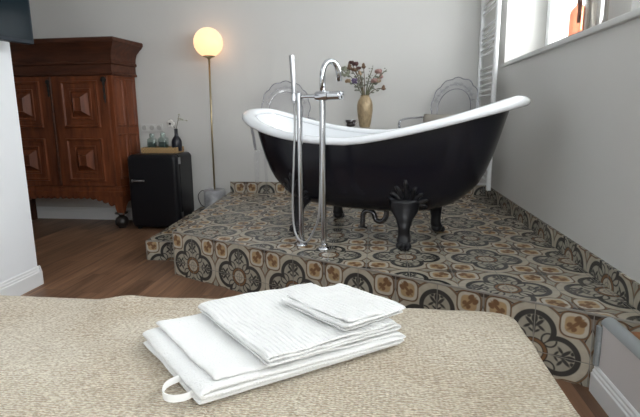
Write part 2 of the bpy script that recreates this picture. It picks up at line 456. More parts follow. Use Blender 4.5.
# low parapet at the platform's near right corner
PX = .813
struct('wall_parapet', box(PX, PX + .05, -.4, 1.655, 0, .268), mat('warm_white_paint', (.66, .63, .62), .7))
bm = loft([[(PX + .025 + .028 * cos(t), y, .270 + .026 * sin(t)) for t in [pi * k / 10 for k in range(11)]] for y in (-.4, 1.66)])
struct('trim_3', bm, CAPG, smooth=40)
skirting('baseboard_parapet', (PX, 1.665), (PX, -.4), -1, h=.105, th=.018)
struct('trim_4', box(PX - .016, PX - .001, 1.645, 1.668, .108, .262), GREYT, bevel=.004)
struct('trim_5', box(PX + .058, XR - .001, -.4, 1.60, .245, .272), ORW)

# ------------------------------------------------------------------ wardrobe
w = empty('wardrobe', (-2.915, 4.05, 0), label='large red-brown carved wooden wardrobe on dark ball feet against the back wall', cat='wardrobe')
WXL, WXR, WYF, WYB = -3.49, -2.315, 3.885, 4.205
TP = .05  # the sides widen a little towards the wall
def wring(off, z, o2=None):
    return [(WXL - off, WYF - off, z), (WXR + off, WYF - off, z), (WXR + off + TP, WYB, z), (WXL - off - TP, WYB, z)]
link('carcass', loft([wring(-.012, .33), wring(-.012, 1.42)]), WOOD, w, world=True)
link('cornice', loft([wring(o, z) for o, z in ((-.01, 1.385), (.012, 1.387), (.016, 1.40), (.004, 1.415), (.004, 1.475), (.018, 1.482), (.018, 1.50), (.008, 1.51), (.012, 1.545), (.026, 1.585), (.056, 1.62), (.080, 1.640), (.084, 1.652), (.094, 1.656), (.094, 1.685), (.086, 1.692))]), WOODD, w, world=True, bevel=.002)
link('plinth', loft([wring(o, z) for o, z in ((.0, .302), (.014, .304), (.014, .345), (.006, .352), (.006, .38), (.0, .392))]), WOOD, w, world=True)
# scalloped apron
pts = [(WXL, .31), (WXR + .0, .31), (WXR + .0, .13), (WXR - .055, .13), (WXR - .075, .19)]
n = 17
xs = [WXR - .08 - i * (WXR - WXL - .16) / n for i in range(n + 1)]
for i in range(n):
    cx = (xs[i] + xs[i + 1]) / 2; r = abs(xs[i] - xs[i + 1]) / 2; e = min(i, n - 1 - i); zz = .290 if e > 3 else (.225, .250, .270, .283)[e]
    pts += [(cx + r * cos(t), zz - r * 1.15 * sin(t) + .018) for t in (0.2, pi * .3, pi / 2, pi * .7, pi - .2)]
pts += [(WXL + .075, .19), (WXL + .055, .13), (WXL, .13)]
bm = loft([[(x, y, z) for x, z in pts] for y in (WYF - .004, WYF + .03)])
link('apron', bm, WOOD, w, world=True)
bm = loft([[(WXR + .0, y, z) for y, z in ((WYF + .03, .31), (WYB, .31), (WYB, .25), (WYB - .05, .24), (WYF + .10, .24), (WYF + .06, .2), (WYF + .03, .14))], [(WXR - .03, y, z) for y, z in ((WYF + .03, .31), (WYB, .31), (WYB, .25), (WYB - .05, .24), (WYF + .10, .24), (WYF + .06, .2), (WYF + .03, .14))]])
link('side_apron', bm, WOOD, w, world=True)
for x in (WXR - .045, WXL + .045):
    link('bun_foot', lathe([(.03, .150), (.055, .146), (.058, .136), (.03, .128), (.024, .115), (.05, .095), (.062, .065), (.058, .035), (.035, .012), (.035, 0.001)], 24, (x, WYF + .035, 0)), BLACKW, w, smooth=50, world=True)
for x in (WXR - .03, WXL + .02):
    link('rear_leg', box(x - .025, x + .025, WYB - .06, WYB - .01, .001, .31), WOODD, w, world=True)
for k, (xa, xb) in enumerate(((WXL + .035, -2.905), (-2.885, WXR - .045))):
    d = link('door', box(xa, xb, WYF - .016, WYF + .010, .40, 1.378), WOOD, w, world=True, bevel=.004)
    cx = (xa + xb) / 2
    for zc, hh in ((1.135, .205), (.64, .195)):
        Y = WYF - .0165
        def rr(hx, hz, dy): return [(cx - hx, Y - dy, zc - hz), (cx + hx, Y - dy, zc - hz), (cx + hx, Y - dy, zc + hz), (cx - hx, Y - dy, zc + hz)]
        bm = loft([rr(.178, hh, 0), rr(.172, hh - .006, .016), rr(.160, hh - .018, .016), rr(.150, hh - .028, .004), rr(.108, hh - .068, .004), rr(.104, hh - .072, .013), rr(.092, hh - .086, .013), rr(.086, hh - .092, .002), rr(.078, hh - .102, .004), rr(.036, hh - .145, .056), rr(.029, hh - .152, .044)])
        link('panel', bm, WOOD, d, world=True)
    hx = xb - .012 if k else xa + .012
    hx += -.012 if k else .012; bm = ball((hx, WYF - .026, 1.345), .028, s=(1, .4, 1), sub=2, jit=.3); tube([(hx, WYF - .024, 1.34 - i * .028) for i in range(8)], [.010, .019, .010, .017, .009, .015, .009, .006], 8, bm, flat=.6)
    link('hinge', bm, IRON, d, world=True)
    hx2 = xa + .006 if k else xb - .006
bm = box(-2.905, -2.885, WYF - .03, WYF - .008, .40, 1.378); link('centre_stile', bm, WOODD, w, world=True, bevel=.006)
bm = ball((-2.91, WYF - .035, 1.33), .02, s=(1, .5, 1.2)); tube([(-2.91, WYF - .032, 1.32 - i * .02) for i in range(7)], [.008, .013, .007, .011, .006, .010, .004], 8, bm)
link('lock_mount', bm, IRON, w, world=True)
# side panels on the visible right flank
ax, bx_ = WXR - .012, WXR - .012 + TP
for z0, z1 in ((.46, .87), (.93, 1.36)):
    for q0, q1 in ((.08, .46), (.54, .92)):
        def fr(i0, dz, out):
            r = []
            for q, z in ((q0 + i0, z0 + dz), (q1 - i0, z0 + dz), (q1 - i0, z1 - dz), (q0 + i0, z1 - dz)):
                r.append((ax + (bx_ - ax) * q + out, WYF + (WYB - WYF) * q, z))
            return r
        link('side_panel', loft([fr(0, 0, -.001), fr(.01, .004, .010), fr(.05, .016, .010), fr(.07, .024, .001)]), WOOD, w, world=True)

# ------------------------------------------------------------------ small fridge
f = empty('mini_fridge', (-2.0, 4.0, 0), label='small black retro fridge with rounded corners beside the wardrobe', cat='fridge')
def rrect(x0, x1, y0, y1, r, z, n=6):
    out = []
    for cx, cy, a in ((x1 - r, y1 - r, 0), (x0 + r, y1 - r, pi / 2), (x0 + r, y0 + r, pi), (x1 - r, y0 + r, 1.5 * pi)):
        out += [(cx + r * cos(a + pi / 2 * k / n), cy + r * sin(a + pi / 2 * k / n), z) for k in range(n + 1)]
    return out
def pillow(x0, x1, y0, y1, z0, z1, r, e):
    R = []
    for k in range(7):
        t = pi / 2 * k / 6; o = e * (1 - sin(t)); R.append(rrect(x0 + o, x1 - o, y0 + o, y1 - o, max(r - o, .004), z0 + e * (1 - cos(t))))
    for k in range(7):
        t = pi / 2 * k / 6; o = e * (1 - cos(t)); R.append(rrect(x0 + o, x1 - o, y0 + o, y1 - o, max(r - o, .004), z1 - e + e * sin(t)))
    return R
def xzrr(x0, x1, z0, z1, r, y, n=6): return [(a, y, b_) for a, b_, _ in rrect(x0, x1, z0, z1, r, 0, n)]
FX0, FX1 = -2.225, -1.762
link('body', loft([xzrr(FX0, FX1, .02, .690, .045, y) for y in (3.925, 4.19)] + [xzrr(FX0 + .01, FX1 - .01, .03, .68, .04, 4.2)]), FBLK, f, smooth=40, world=True)
link('seal', loft([xzrr(FX0 + .008, FX1 - .008, .03, .682, .04, y) for y in (3.915, 3.9245)]), FSEAL, f, world=True)
d = link('door', loft([xzrr(FX0 + o, FX1 - o, .022 + o, .690 - o, .05 - min(o, .03), y) for o, y in ((0, 3.914), (0, 3.872), (.003, 3.862), (.010, 3.853), (.022, 3.847), (.04, 3.845))]), FBLK, f, smooth=40, world=True)
bm = box(-2.178, -2.055, 3.822, 3.834, .449, .465)
for i in range(12): box(-2.165 + i * .008, -2.161 + i * .008, 3.819, 3.8225, .451, .463, bm)
box(-2.180, -2.163, 3.8225, 3.846, .445, .469, bm); box(-2.068, -2.055, 3.8225, 3.846, .448, .466, bm)
link('handle', bm, CHROME, d, bevel=.0015, world=True, label='chrome handle')
for z in (.60, .10):
    link('hinge', box(FX1 + .0005, FX1 + .006, 3.895, 3.935, z, z + .06), STEEL, d, bevel=.002, world=True)
for x in (FX0 + .05, FX1 - .05):
    for y in (3.9, 4.14): link('foot', lathe([(.018, .001), (.018, .035)], 12, (x, y, 0)), FSEAL, f, world=True)

# tray and what it carries
TZ = .6905
tr = empty('woven_tray', (-1.985, 4.06, TZ), label='rectangular woven seagrass tray on top of the black fridge', cat='tray')
link('tray_base', box(-2.140, -1.815, 3.975, 4.145, TZ + .0005, TZ + .012), WICK, tr, world=True)
bm = bmesh.new()
for q in ((-2.145, -1.81, 3.968, 3.980), (-2.145, -1.81, 4.140, 4.152), (-2.145, -2.133, 3.980, 4.140), (-1.822, -1.81, 3.980, 4.140)): box(*q, TZ + .0005, TZ + .052, bm)
link('tray_wall', bm, WICK, tr, bevel=.004, world=True)
BZ = TZ + .0125
def jar(x, y, h, rz, label):
    j = empty('glass_jar', (x, y, BZ), rz, label=label, cat='jar', group='green glass jars on the fridge tray')
    s = .038
    link('jar_body', loft([[(a, b_, z) for a, b_, _ in rrect(-r, r, -r, r, .012, 0, 3)] for r, z in ((s * .9, .0005), (s, .006), (s, h * .62), (s * .95, h * .68), (s * .55, h * .76), (s * .5, h * .8))]), JAR, j, smooth=40)
    link('stopper', lathe([(.012, h * .80), (.022, h * .805), (.024, h * .90), (.018, h)], 16), JAR, j, smooth=40)
    link('content', loft([[(a, b_, z) for a, b_, _ in rrect(-.032, .032, -.032, .032, .01, 0, 3)] for z in (.006, h * .5)]), mat('green_liquid', (.07, .10, .095), .4), j)
    return j
jar(-2.07, 4.05, .165, .1, 'square green glass jar with stopper, left of the two on the tray')
jar(-1.965, 4.055, .175, -.05, 'square green glass jar with stopper, nearer the black vase on the tray')
v = tag(link('bottle_vase', lathe([(.02, .0005), (.042, .002), (.046, .02), (.046, .085), (.042, .105), (.030, .125), (.018, .14), (.0155, .155), (.0155, .195), (.018, .205), (.012, .206), (.011, .17)], 24, (-1.838, 4.06, BZ)), BBOT, smooth=50), 'matt black bottle vase standing on the woven tray', 'vase')
def twig(name, pts, r, m, label, cat, blooms, group=None):
    root = empty(name, pts[0], label=label, cat=cat, group=group)
    link('stem', tube(spline(pts, 4), r, 6), m, root, world=True)
    return root
VB = (-1.838, 4.06)
s1 = twig('white_flower', [(VB[0], VB[1], BZ + .19), (VB[0] - .008, VB[1] - .01, BZ + .22), (VB[0] - .03, VB[1] - .03, BZ + .245)], .002, STEMB, 'white cotton flower with dark centre leaning left from the black vase', 'flower', None)
bm = bmesh.new()
c = Vector((VB[0] - .034, VB[1] - .035, BZ + .252))
for k in range(5):
    a = k * 2 * pi / 5; ball((c.x + .022 * cos(a), c.y + .006, c.z + .020 * sin(a)), .019, bm, (1, .5, 1), 2, .3)
link('petals', bm, PETW, s1, smooth=True, world=True)
link('flower_centre', ball((c.x, c.y - .008, c.z), .010), DARKC, s1, smooth=True, world=True)
s2 = twig('bare_twig', [(VB[0], VB[1], BZ + .185), (VB[0] + .012, VB[1], BZ + .23), (VB[0] + .035, VB[1] - .02, BZ + .28), (VB[0] + .05, VB[1] - .02, BZ + .335)], .0028, STEM, 'tall budding twig rising right from the black vase', 'twig', None)
bm = bmesh.new()
tube([(VB[0] + .035, VB[1] - .02, BZ + .28), (VB[0] + .075, VB[1] - .03, BZ + .285), (VB[0] + .12, VB[1] - .03, BZ + .278)], .002, 5, bm)
for dx, dz in ((.05, .335), (.062, .295), (.08, .287), (.12, .28), (.045, .30)): ball((VB[0] + dx, VB[1] - .025, BZ + dz), .009, bm, (1.4, .7, .8), 1, .3)
link('buds', bm, mat('pale_bud', (.35, .35, .27), .8), s2, smooth=True, world=True)

# wall socket panel above the fridge
so = empty('wall_socket', (-2.155, YB, .915), label='white triple wall socket panel above the fridge', cat='socket')
link('frame', box(-2.268, -2.045, YB - .011, YB - .0005, .878, .952), PLAST, so, bevel=.003, world=True)
for i in range(3):
    cx = -2.231 + i * .0745
    bm = bmesh.new(); bmesh.ops.create_cone(bm, cap_ends=True, segments=24, radius1=.024, radius2=.021, depth=.006, matrix=Matrix.Translation((cx, YB - .0142, .915)) @ Matrix.Rotation(pi / 2, 4, 'X'))
    sk = link('socket_insert', bm, mat('socket_recess', (.45, .45, .43), .5), so, smooth=30, world=True)

# ------------------------------------------------------------------ floor lamp
lx, ly = -1.515, 4.105
lamp = empty('floor_lamp', (lx, ly, ST), label='tall brass floor lamp with lit globe and marble base beside the fridge', cat='lamp')
link('base', lathe([(.092, .001), (.1, .006), (.1, .188), (.094, .196), (.0, .197)], 40), MARB, lamp, smooth=40, label='white marble cylinder base')
link('pole', tube([(0, 0, .19), (.004, 0, .8), (.012, 0, 1.40)], .0085, 14), BRASS, lamp, smooth=True)
link('globe_holder', lathe([(.008, 1.375), (.02, 1.388), (.052, 1.398), (.056, 1.408), (.05, 1.412)], 32, (.012, 0, 0)), BRASS, lamp, smooth=40)
bm = bmesh.new(); bmesh.ops.create_uvsphere(bm, u_segments=48, v_segments=24, radius=.128)
g = link('globe', bm, GLM, lamp, smooth=True, label='lit opal glass globe'); g.location = (.012, 0, 1.520)
cord = spline([(lx - .06, ly + .075, ST + .03), (lx - .16, ly + .08, ST + .02), (lx - .19, ly + .06, ST + .12), (lx - .15, ly + .09, ST + .17), (lx - .13, ly + .12, ST + .09)], 6)
tag(link('power_cord', tube(cord, .004, 6), CABLE, smooth=True), 'short black cord looped behind the lamp base beside the fridge', 'cord')

# ------------------------------------------------------------------ bathtub
TA_, TB_, TCX, TCY, TANG, TZ0, TZL, TZR, TPL, TPR, TN, TK, TTL = .886, .335, -.052, 2.812, -.412, .900, .173, .207, 2.186, 1.35, 2.7, -.12, .014
tub = empty('bathtub', (TCX, TCY, PZ), TANG, label='freestanding claw-foot bathtub, black outside and white inside, on the tiled platform', cat='bathtub')
def plan(t, fu=1, fv=1, off=0):
    ct, st = cos(t), sin(t)
    u = math.copysign(abs(ct) ** (2 / TN), ct) * (TA_ - off) * fu; s = u / TA_ / max(fu, 1e-6)
    vv = math.copysign(abs(st) ** (2 / TN), st) * (TB_ * (1 + TK * s) - off) * fv
    return u, vv, s
def rimz(s, vv=0):
    return TZ0 + (TZL * abs(s) ** TPL if s < 0 else TZR * abs(s) ** TPR) - PZ + TTL * vv / TB_
NT = 96
TS = [2 * pi * k / NT for k in range(NT)]
ZB = .165
def interp(tab, t):
    for (a, *va), (b_, *vb) in zip(tab, tab[1:]):
        if t <= b_:
            q = (t - a) / (b_ - a); return [x + (y - x) * q for x, y in zip(va, vb)]
    return tab[-1][1:]
HULL = [(0, .95, 1), (.15, .918, .985), (.3, .888, .965), (.45, .855, .935), (.6, .812, .89), (.72, .765, .83), (.82, .695, .76), (.9, .61, .67), (.96, .50, .55), (.99, .38, .42), (1, .2, .25), (1.001, 0.05, .06)]
def hull(off, lift, steps=22):
    rings = []
    for i in range(steps + 1):
        q = i / steps; t = sin(q * pi / 2) ** 1.0 if q < 1 else 1.001
        fu, fv = interp(HULL, t); r = []
        for a in TS:
            u0, v0, s = plan(a, 1, 1, .045 + off)
            zr = rimz(s, v0) - .015
            r.append((u0 * fu, v0 * fv, zr + (ZB + lift - zr) * min(t, 1)))
        rings.append(r)
    return rings
link('outer_shell', loft(hull(0, 0), caps=False), TUBB, tub, smooth=True)
link('inner_basin', loft(hull(.014, .03), caps=False), TUBW, tub, smooth=True)
rings = []
for a in TS + [0]:
    u, vv, s = plan(a, 1, 1, .034); z = rimz(s, vv)
    uo, vo, _ = plan(a, 1, 1, 0); n_ = Vector((uo - u, vo - vv, 0));
    if n_.length < 1e-6: n_ = Vector((1, 0, 0))
    n_.normalize(); r = []
    # flat-topped lip with a rounded outer roll hanging down
    wf = 1 + .75 * abs(s) ** 3; u -= n_.x * (wf - 1) * .034; vv -= n_.y * (wf - 1) * .034
    for du, dz in ((-.028, -.020), (-.026, -.002), (-.012, .008), (.006, .010), (.022, .006), (.033, -.006), (.034, -.020), (.028, -.031), (.016, -.033), (.004, -.028), (-.012, -.026)):
        r.append((u + n_.x * du * wf, vv + n_.y * du * wf, z + dz * (.6 + .4 * wf)))
    rings.append(r)
bm = loft(rings, caps=False)
for i_, f_ in enumerate(bm.faces):
    if i_ % 11 in (8, 9, 10): f_.material_index = 1
bmesh.ops.remove_doubles(bm, verts=bm.verts, dist=.0005)
link('rim', bm, [TUBW, TUBB], tub, smooth=True)
# claw feet
def W2L(x, y):
    dx, dy = x - TCX, y - TCY; c_, s_ = cos(TANG), sin(TANG); return dx * c_ + dy * s_, -dx * s_ + dy * c_
def foot(ux, vy):
    sv = -1 if vy < 0 else 1; su = -1 if ux < 0 else 1
    out = Vector((su * .35, sv * 1, 0)).normalized()     # the way the foot points
    base = Vector((ux, vy, 0)); side = Vector((-out.y, out.x, 0))
    top = base - out * .045
    path = [top + Vector((0, 0, .265)) - out * .01, top + Vector((0, 0, .20)), base - out * .022 + Vector((0, 0, .16)), base - out * .012 + Vector((0, 0, .11)), base - out * .012 + Vector((0, 0, .07)), base + Vector((0, 0, .045)), base + out * .014 + Vector((0, 0, .028))]
    rad = [.085, .075, .047, .032, .033, .040, .030]
    bm = bmesh.new(); rings = []
    for p, r in zip(spline(path, 4), [rad[min(i // 4, 6)] + (rad[min(i // 4 + 1, 6)] - rad[min(i // 4, 6)]) * (i % 4) / 4 for i in range(25)]):
        k = .62 if p.z > .13 else .85
        rings.append([p + side * cos(a) * r + out * sin(a) * r * k for a in [2 * pi * j / 16 for j in range(16)]])
    loft(rings, bm=bm)
    ball((base.x, base.y, .032), .036, bm, (1, 1, .84))
    for o in (-1, 0, 1):       # toes with claws
        q = base + out * (.030 - abs(o) * .006) + side * o * .024
        ball((q.x, q.y, .022), .0195, bm, (1, 1, 1.05)); q2 = q + out * .014
        ball((q2.x, q2.y, .011), .0105, bm, (1, 1, .95), 1)
    return bm, base, out, side
def hull_pt(u, z, sv):
    """v of the outer shell at local u and z"""
    best = None
    for i in range(1, 60):
        t = i / 60; fu, fv = interp(HULL, t)
        s = max(-.98, min(.98, u / ((TA_ - .045) * fu)))
        zr = rimz(s) - .015; zz = zr + (ZB - zr) * t
        v = (TB_ * (1 + TK * s) - .045) * (max(0, 1 - abs(s) ** TN)) ** (1 / TN) * fv
        if best is None or abs(zz - z) < best[0]: best = (abs(zz - z), v)
    return best[1] * sv
FEET = [W2L(-.497, 2.795), W2L(.15, 2.465), W2L(-.268, 3.165), W2L(.372, 2.84)]
for ux, vy in FEET:
    bm, base, out, side = foot(ux, vy)
    ft = link('claw_foot', bm, IRONB, tub, smooth=True)
    sv = -1 if vy < 0 else 1
    bm = bmesh.new()      # leafy shield in relief where the leg meets the shell
    for ph, Ln, rr_ in ((90, .150, .017), (66, .125, .016), (114, .125, .016), (44, .115, .016), (136, .115, .016), (24, .115, .014), (156, .115, .014), (5, .09, .012), (175, .09, .012)):
        pts_ = []
        for q in range(7):
            d_ = .015 + Ln * q / 6; uu = ux + d_ * cos(radians(ph)) * (1 - .12 * q / 6 * abs(cos(radians(ph)))); zz = .215 + d_ * sin(radians(ph)) + .012 * sin(q / 6 * pi)
            pts_.append((uu, hull_pt(uu, zz, sv) + sv * .001, zz))
        tube(pts_, [rr_ * k_ for k_ in (1.1, 1.1, 1.15, .95, .7, .85, .45)], 8, bm)
    ball((ux, hull_pt(ux, .215, sv), .215), .03, bm, (1.6, .5, .9))
    link('foot_shield', bm, IRONB, ft, smooth=True)
du_, dv_ = W2L(-.02, 2.90)
bm = lathe([(.022, .14), (.022, .17), (.030, .172), (.030, .182)], 16, (du_ + .09, dv_, 0))
tube(spline([(du_ + .09, dv_, .15), (du_ + .088, dv_, .09), (du_ + .06, dv_, .055), (du_ + .02, dv_, .06), (du_, dv_, .105), (du_ - .04, dv_, .115), (du_ - .07, dv_, .09), (du_ - .075, dv_, .03), (du_ - .075, dv_, .004)], 5), .017, 10, bm)
lathe([(.03, .001), (.03, .008), (.018, .010)], 16, (du_ - .075, dv_, 0), bm)
link('drain_pipe', bm, mat('dark_chrome', (.12, .12, .13), .15, metal=1), tub, smooth=40)

# ------------------------------------------------------------------ free-standing bath tap
PL, PR = Vector((-.418, 2.482, 0)), Vector((-.284, 2.415, 0)); dT = (PR - PL).normalized(); nT = Vector((-dT.y, dT.x, 0))
tap = empty('bath_tap', ((PL.x + PR.x) / 2, (PL.y + PR.y) / 2, PZ), label='tall chrome floor-standing bath tap with two pipes in front of the tub', cat='tap')
Z = lambda v, z: Vector((v.x, v.y, z))
for p, zt in ((PL, 1.105), (PR, 1.10)):
    link('floor_flange', lathe([(.034, .0005), (.034, .006), (.029, .012), (.021, .014), (.021, .030), (.015, .032)], 24, (p.x, p.y, PZ)), CHROME, tap, smooth=40, world=True)
    link('riser_pipe', tube([Z(p, PZ + .012), Z(p, zt)], .0150, 20), CHROME, tap, smooth=40, world=True)
MZ = 1.118
sp_ = [Z(PR, MZ), Z(PR, 1.22)] + [Z(PR, 1.22) + (nT * .9 + dT * .44).normalized() * (.050 * (1 - cos(a))) + Vector((0, 0, .075 * sin(a))) for a in [pi * k / 12 for k in range(1, 12)]]
e_ = sp_[-1]; sp_.append(e_ + (nT * .9 + dT * .44).normalized() * .004 + Vector((0, 0, -.045)))
link('spout', tube(sp_, [.0150] * (len(sp_) - 1) + [.014], 18), CHROME, tap, smooth=True, world=True)
bm = tube([Z(PL, MZ) - dT * .028, Z(PR, MZ) - dT * .035], .010, 16); tube([Z(PR, MZ) - dT * .04, Z(PR, MZ) - dT * .034, Z(PR, MZ) + dT * .03, Z(PR, MZ) + dT * .036], [.022, .025, .025, .022], 20, bm)
tube([Z(PL, MZ - .02), Z(PL, MZ + .018)], .018, 18, bm)
link('mixer_body', bm, CHROME, tap, smooth=40, world=True)
h0 = Z(PR, MZ) + dT * .036
link('control_handle', tube([h0, h0 + dT * .004, h0 + dT * .070, h0 + dT * .075], [.018, .023, .023, .018], 18), CHROME, tap, smooth=40, world=True)
h1 = h0 + dT * .077
bm = bmesh.new()
for a in (pi / 4, 3 * pi / 4):
    dd = nT * cos(a) + Vector((0, 0, sin(a))); tube([h1 - dd * .028, h1 + dd * .028], .0035, 8, bm)
tube([h1 - dT * .004, h1 + dT * .012], .008, 10, bm)
link('cross_lever', bm, CHROME, tap, smooth=40, world=True)
hp = PL - dT * .034 + nT * 0
link('shower_holder', tube([Z(hp, MZ - .02), Z(hp, MZ + .016)], .0165, 16), CHROME, tap, smooth=40, world=True)
hs = link('hand_shower', tube([Z(hp, MZ - .035), Z(hp, MZ + .03), Z(hp - dT * .004, MZ + .1), Z(hp - dT * .012, 1.335)], [.009, .012, .0135, .0145], 18), STEEL, tap, smooth=40, world=True)
q0 = Z(hp, MZ - .035); FN = -nT * .035
hose = spline([q0, Z(hp, .95), Z(hp - dT * .005, .75) + FN * .3, Z(hp - dT * .012, .55) + FN * .5, Z(hp + dT * .0, .42) + FN * .8, Z(PL, .345) + FN * 1.1, Z(PL + dT * .055, .33) + FN, Z(PL + dT * .10, .40) + FN * .6, Z(PR - dT * .022, .50) + FN * .3, Z(PR - dT * .017, .75), Z(PR - dT * .014, 1.095)], 10)
link('hose', tube(hose, .0062, 10), mat('ribbed_steel_hose', (.42, .42, .42), .35, metal=.9, bump=.5, bscale=500), tap, smooth=True, world=True)

# ------------------------------------------------------------------ clear acrylic chairs
def oval(cx, cz, rx, rz, y, n=60, sc=0, lean=0):
    out = []
    for k in range(n):
        t = 2 * pi * k / n; w_ = 1 + sc * (abs(sin(t * 6.5 + .8)) - .5) * (1 if sin(t) > -.2 else .2)
        x = cx + rx * w_ * cos(t) * (1 + .10 * sin(t)); z = cz + rz * w_ * sin(t); out.append(Vector((x, y + (z - .45) * lean, z)))
    return out
def make_chair(label):
    ch = empty('acrylic_armchair', (0, 0, 0), label=label, cat='chair', group='clear acrylic armchairs behind the bathtub')
    hw = .235
    link('seat', loft([[(x * k, y * k - .01, z) for x, y in ((-.20, .20), (.20, .20), (.245, -.10), (.22, -.235), (-.22, -.235), (-.245, -.10))] for k, z in ((.96, .425), (1, .432), (1, .450), (.97, .457))]), ACR, ch, bevel=.006)
    o = oval(0, .765, .210, .255, .21, sc=.06, lean=.22); i_ = oval(0, .745, .150, .185, .21, lean=.22); d_ = Vector((0, .022, 0))
    bm = bmesh.new(); n = len(o); m_ = [(a + b_) / 2 - Vector((0, .012, 0)) for a, b_ in zip(o, i_)]
    R = [o, m_, i_, [p + d_ for p in i_], [p + d_ + Vector((0, .006, 0)) for p in m_], [p + d_ for p in o]]
    RR = [[bm.verts.new(p) for p in r] for r in R]
    for a, b_ in zip(RR, RR[1:] + RR[:1]):
        for k in range(n): bm.faces.new((a[k], a[(k + 1) % n], b_[(k + 1) % n], b_[k]))
    link('back_frame', bm, ACRE, ch, smooth=35)
    for oo, rr_ in ((o, .0045), (i_, .0035)):
        link('back_edge', tube([p + Vector((0, .011, 0)) for p in oo + [oo[0]]], rr_, 8, caps=False), ACRD, ch, smooth=True)
    bm = loft([[p + Vector((0, .007, 0)) for p in i_], [p + Vector((0, .013, 0)) for p in i_]])
    link('back_panel', bm, ACR, ch)
    bm = bmesh.new()       # carved ornament on the crown
    for k in range(11):
        t = pi * (.12 + .76 * k / 10); c_ = Vector((.180 * cos(t), .205 + (.755 + .215 * sin(t) - .45) * .22, .755 + .215 * sin(t))); ball(c_, .013 + .005 * ((k * 7) % 3), bm, (1.3, .6, .9), 1, .6)
    tube([(.180 * cos(t), .205 + (.755 + .215 * sin(t) - .45) * .22, .755 + .215 * sin(t)) for t in [pi * (.12 + .76 * k / 24) for k in range(25)]], .006, 6, bm)
    link('carving', bm, ACRE, ch, smooth=True)
    for sx in (-1, 1):
        link('rear_leg', tube(spline([(sx * .185, .285, .001), (sx * .19, .235, .22), (sx * .185, .20, .44), (sx * .17, .225, .60)], 4), [.011 + .009 * k / 12 for k in range(13)], 8), ACRE, ch, smooth=True)
        link('front_leg', tube(spline([(sx * .205, -.205, .001), (sx * .215, -.215, .2), (sx * .215, -.205, .43)], 5), [.010 + .012 * k / 10 for k in range(11)], 8), ACRE, ch, smooth=True)
        link('arm', tube(spline([(sx * .195, .245, .70), (sx * .235, .10, .695), (sx * .255, -.06, .685), (sx * .258, -.135, .655), (sx * .245, -.125, .56), (sx * .235, -.10, .45)], 6), .012, 8, flat=.8), ACRD, ch, smooth=True)
    return ch
def copy_tree(o, parent=None):
    c_ = o.copy(); COL.objects.link(c_); c_.parent = parent
    for k in o.children: copy_tree(k, c_)
    return c_
ch1 = make_chair('clear acrylic armchair with oval back behind the left end of the bathtub')
ch2 = copy_tree(ch1); ch2['label'] = 'clear acrylic armchair holding a beige cushion, behind the right end of the bathtub'
ch1.location = (-.77, 3.80, PZ); ch1.rotation_euler = (0, 0, radians(8))
ch2.location = (.465, 3.82, PZ); ch2.rotation_euler = (0, 0, radians(-36))
# cushion leaning on the right chair's back
rows = []
N = 14
bm = bmesh.new()
for side in (-1, 1):
    g = []
    for i in range(N + 1):
        r = []
        for j in range(N + 1):
            u, v_ = i / N * 2 - 1, j / N * 2 - 1
            th = .058 * (max(0, 1 - abs(u) ** 2.6) * max(0, 1 - abs(v_) ** 2.6)) ** .5
            pin = 1 - .06 * (1 - abs(u * v_))
            r.append(bm.verts.new((u * .165 * pin, side * th, v_ * .135 * pin)))
        g.append(r)
    for i in range(N):
        for j in range(N): bm.faces.new((g[i][j], g[i + 1][j], g[i + 1][j + 1], g[i][j + 1]))
bmesh.ops.remove_doubles(bm, verts=bm.verts, dist=.0008)
rot = Matrix.Rotation(radians(-36), 4, 'Z')
loc = Vector((.465, 3.82, 0)) + rot @ Vector((-.04, .13, 0))
cu = tag(link('cushion', bm, CUSH, smooth=True), 'plain beige cushion propped on the right acrylic armchair', 'cushion')
cu.rotation_euler = (radians(-12), 0, radians(-36)); cu.location = (loc.x, loc.y, PZ + .457 + .137)

# ------------------------------------------------------------------ side table, vase and dried flowers, candle glass
tb = empty('side_table', (-.135, 3.98, PZ), label='small round clear acrylic side table behind the bathtub', cat='table')
link('tabletop', lathe([(.19, .600), (.205, .604), (.205, .611), (.19, .615)], 48), ACRE, tb, smooth=40)
for k in range(3):
    a = k * 2 * pi / 3 + .4
    link('leg', tube([(.14 * cos(a), .14 * sin(a), .6), (.17 * cos(a), .17 * sin(a), .001)], .011, 10), ACRE, tb, smooth=40)
TT = PZ + .6155
vx, vy_ = -.108, 3.99
tag(link('flower_vase', lathe([(.036, .0005), (.044, .004), (.050, .03), (.060, .09), (.0665, .15), (.066, .19), (.058, .225), (.044, .25), (.037, .262), (.040, .270), (.034, .270), (.030, .255)], 36, (vx, vy_, TT)), GOLD, smooth=50), 'tall gold-brown vase of dried flowers on the clear side table', 'vase')
def m2(n_, c_): return mat(n_, c_, .85, bump=.5, bscale=90)
GREEN, MAR, PUR, PINK, TAN, BRN, SAGE = m2('hydrangea_green', (.27, .28, .21)), m2('maroon_bloom', (.09, .042, .04)), m2('purple_bloom', (.12, .085, .16)), m2('dusty_pink_bloom', (.34, .21, .185)), m2('tan_bloom', (.34, .24, .15)), m2('brown_seedhead', (.15, .09, .055)), m2('sage_leaf', (.20, .21, .17))
def px(dx, y):   # offset in metres right of and above the vase mouth
    return dx, y
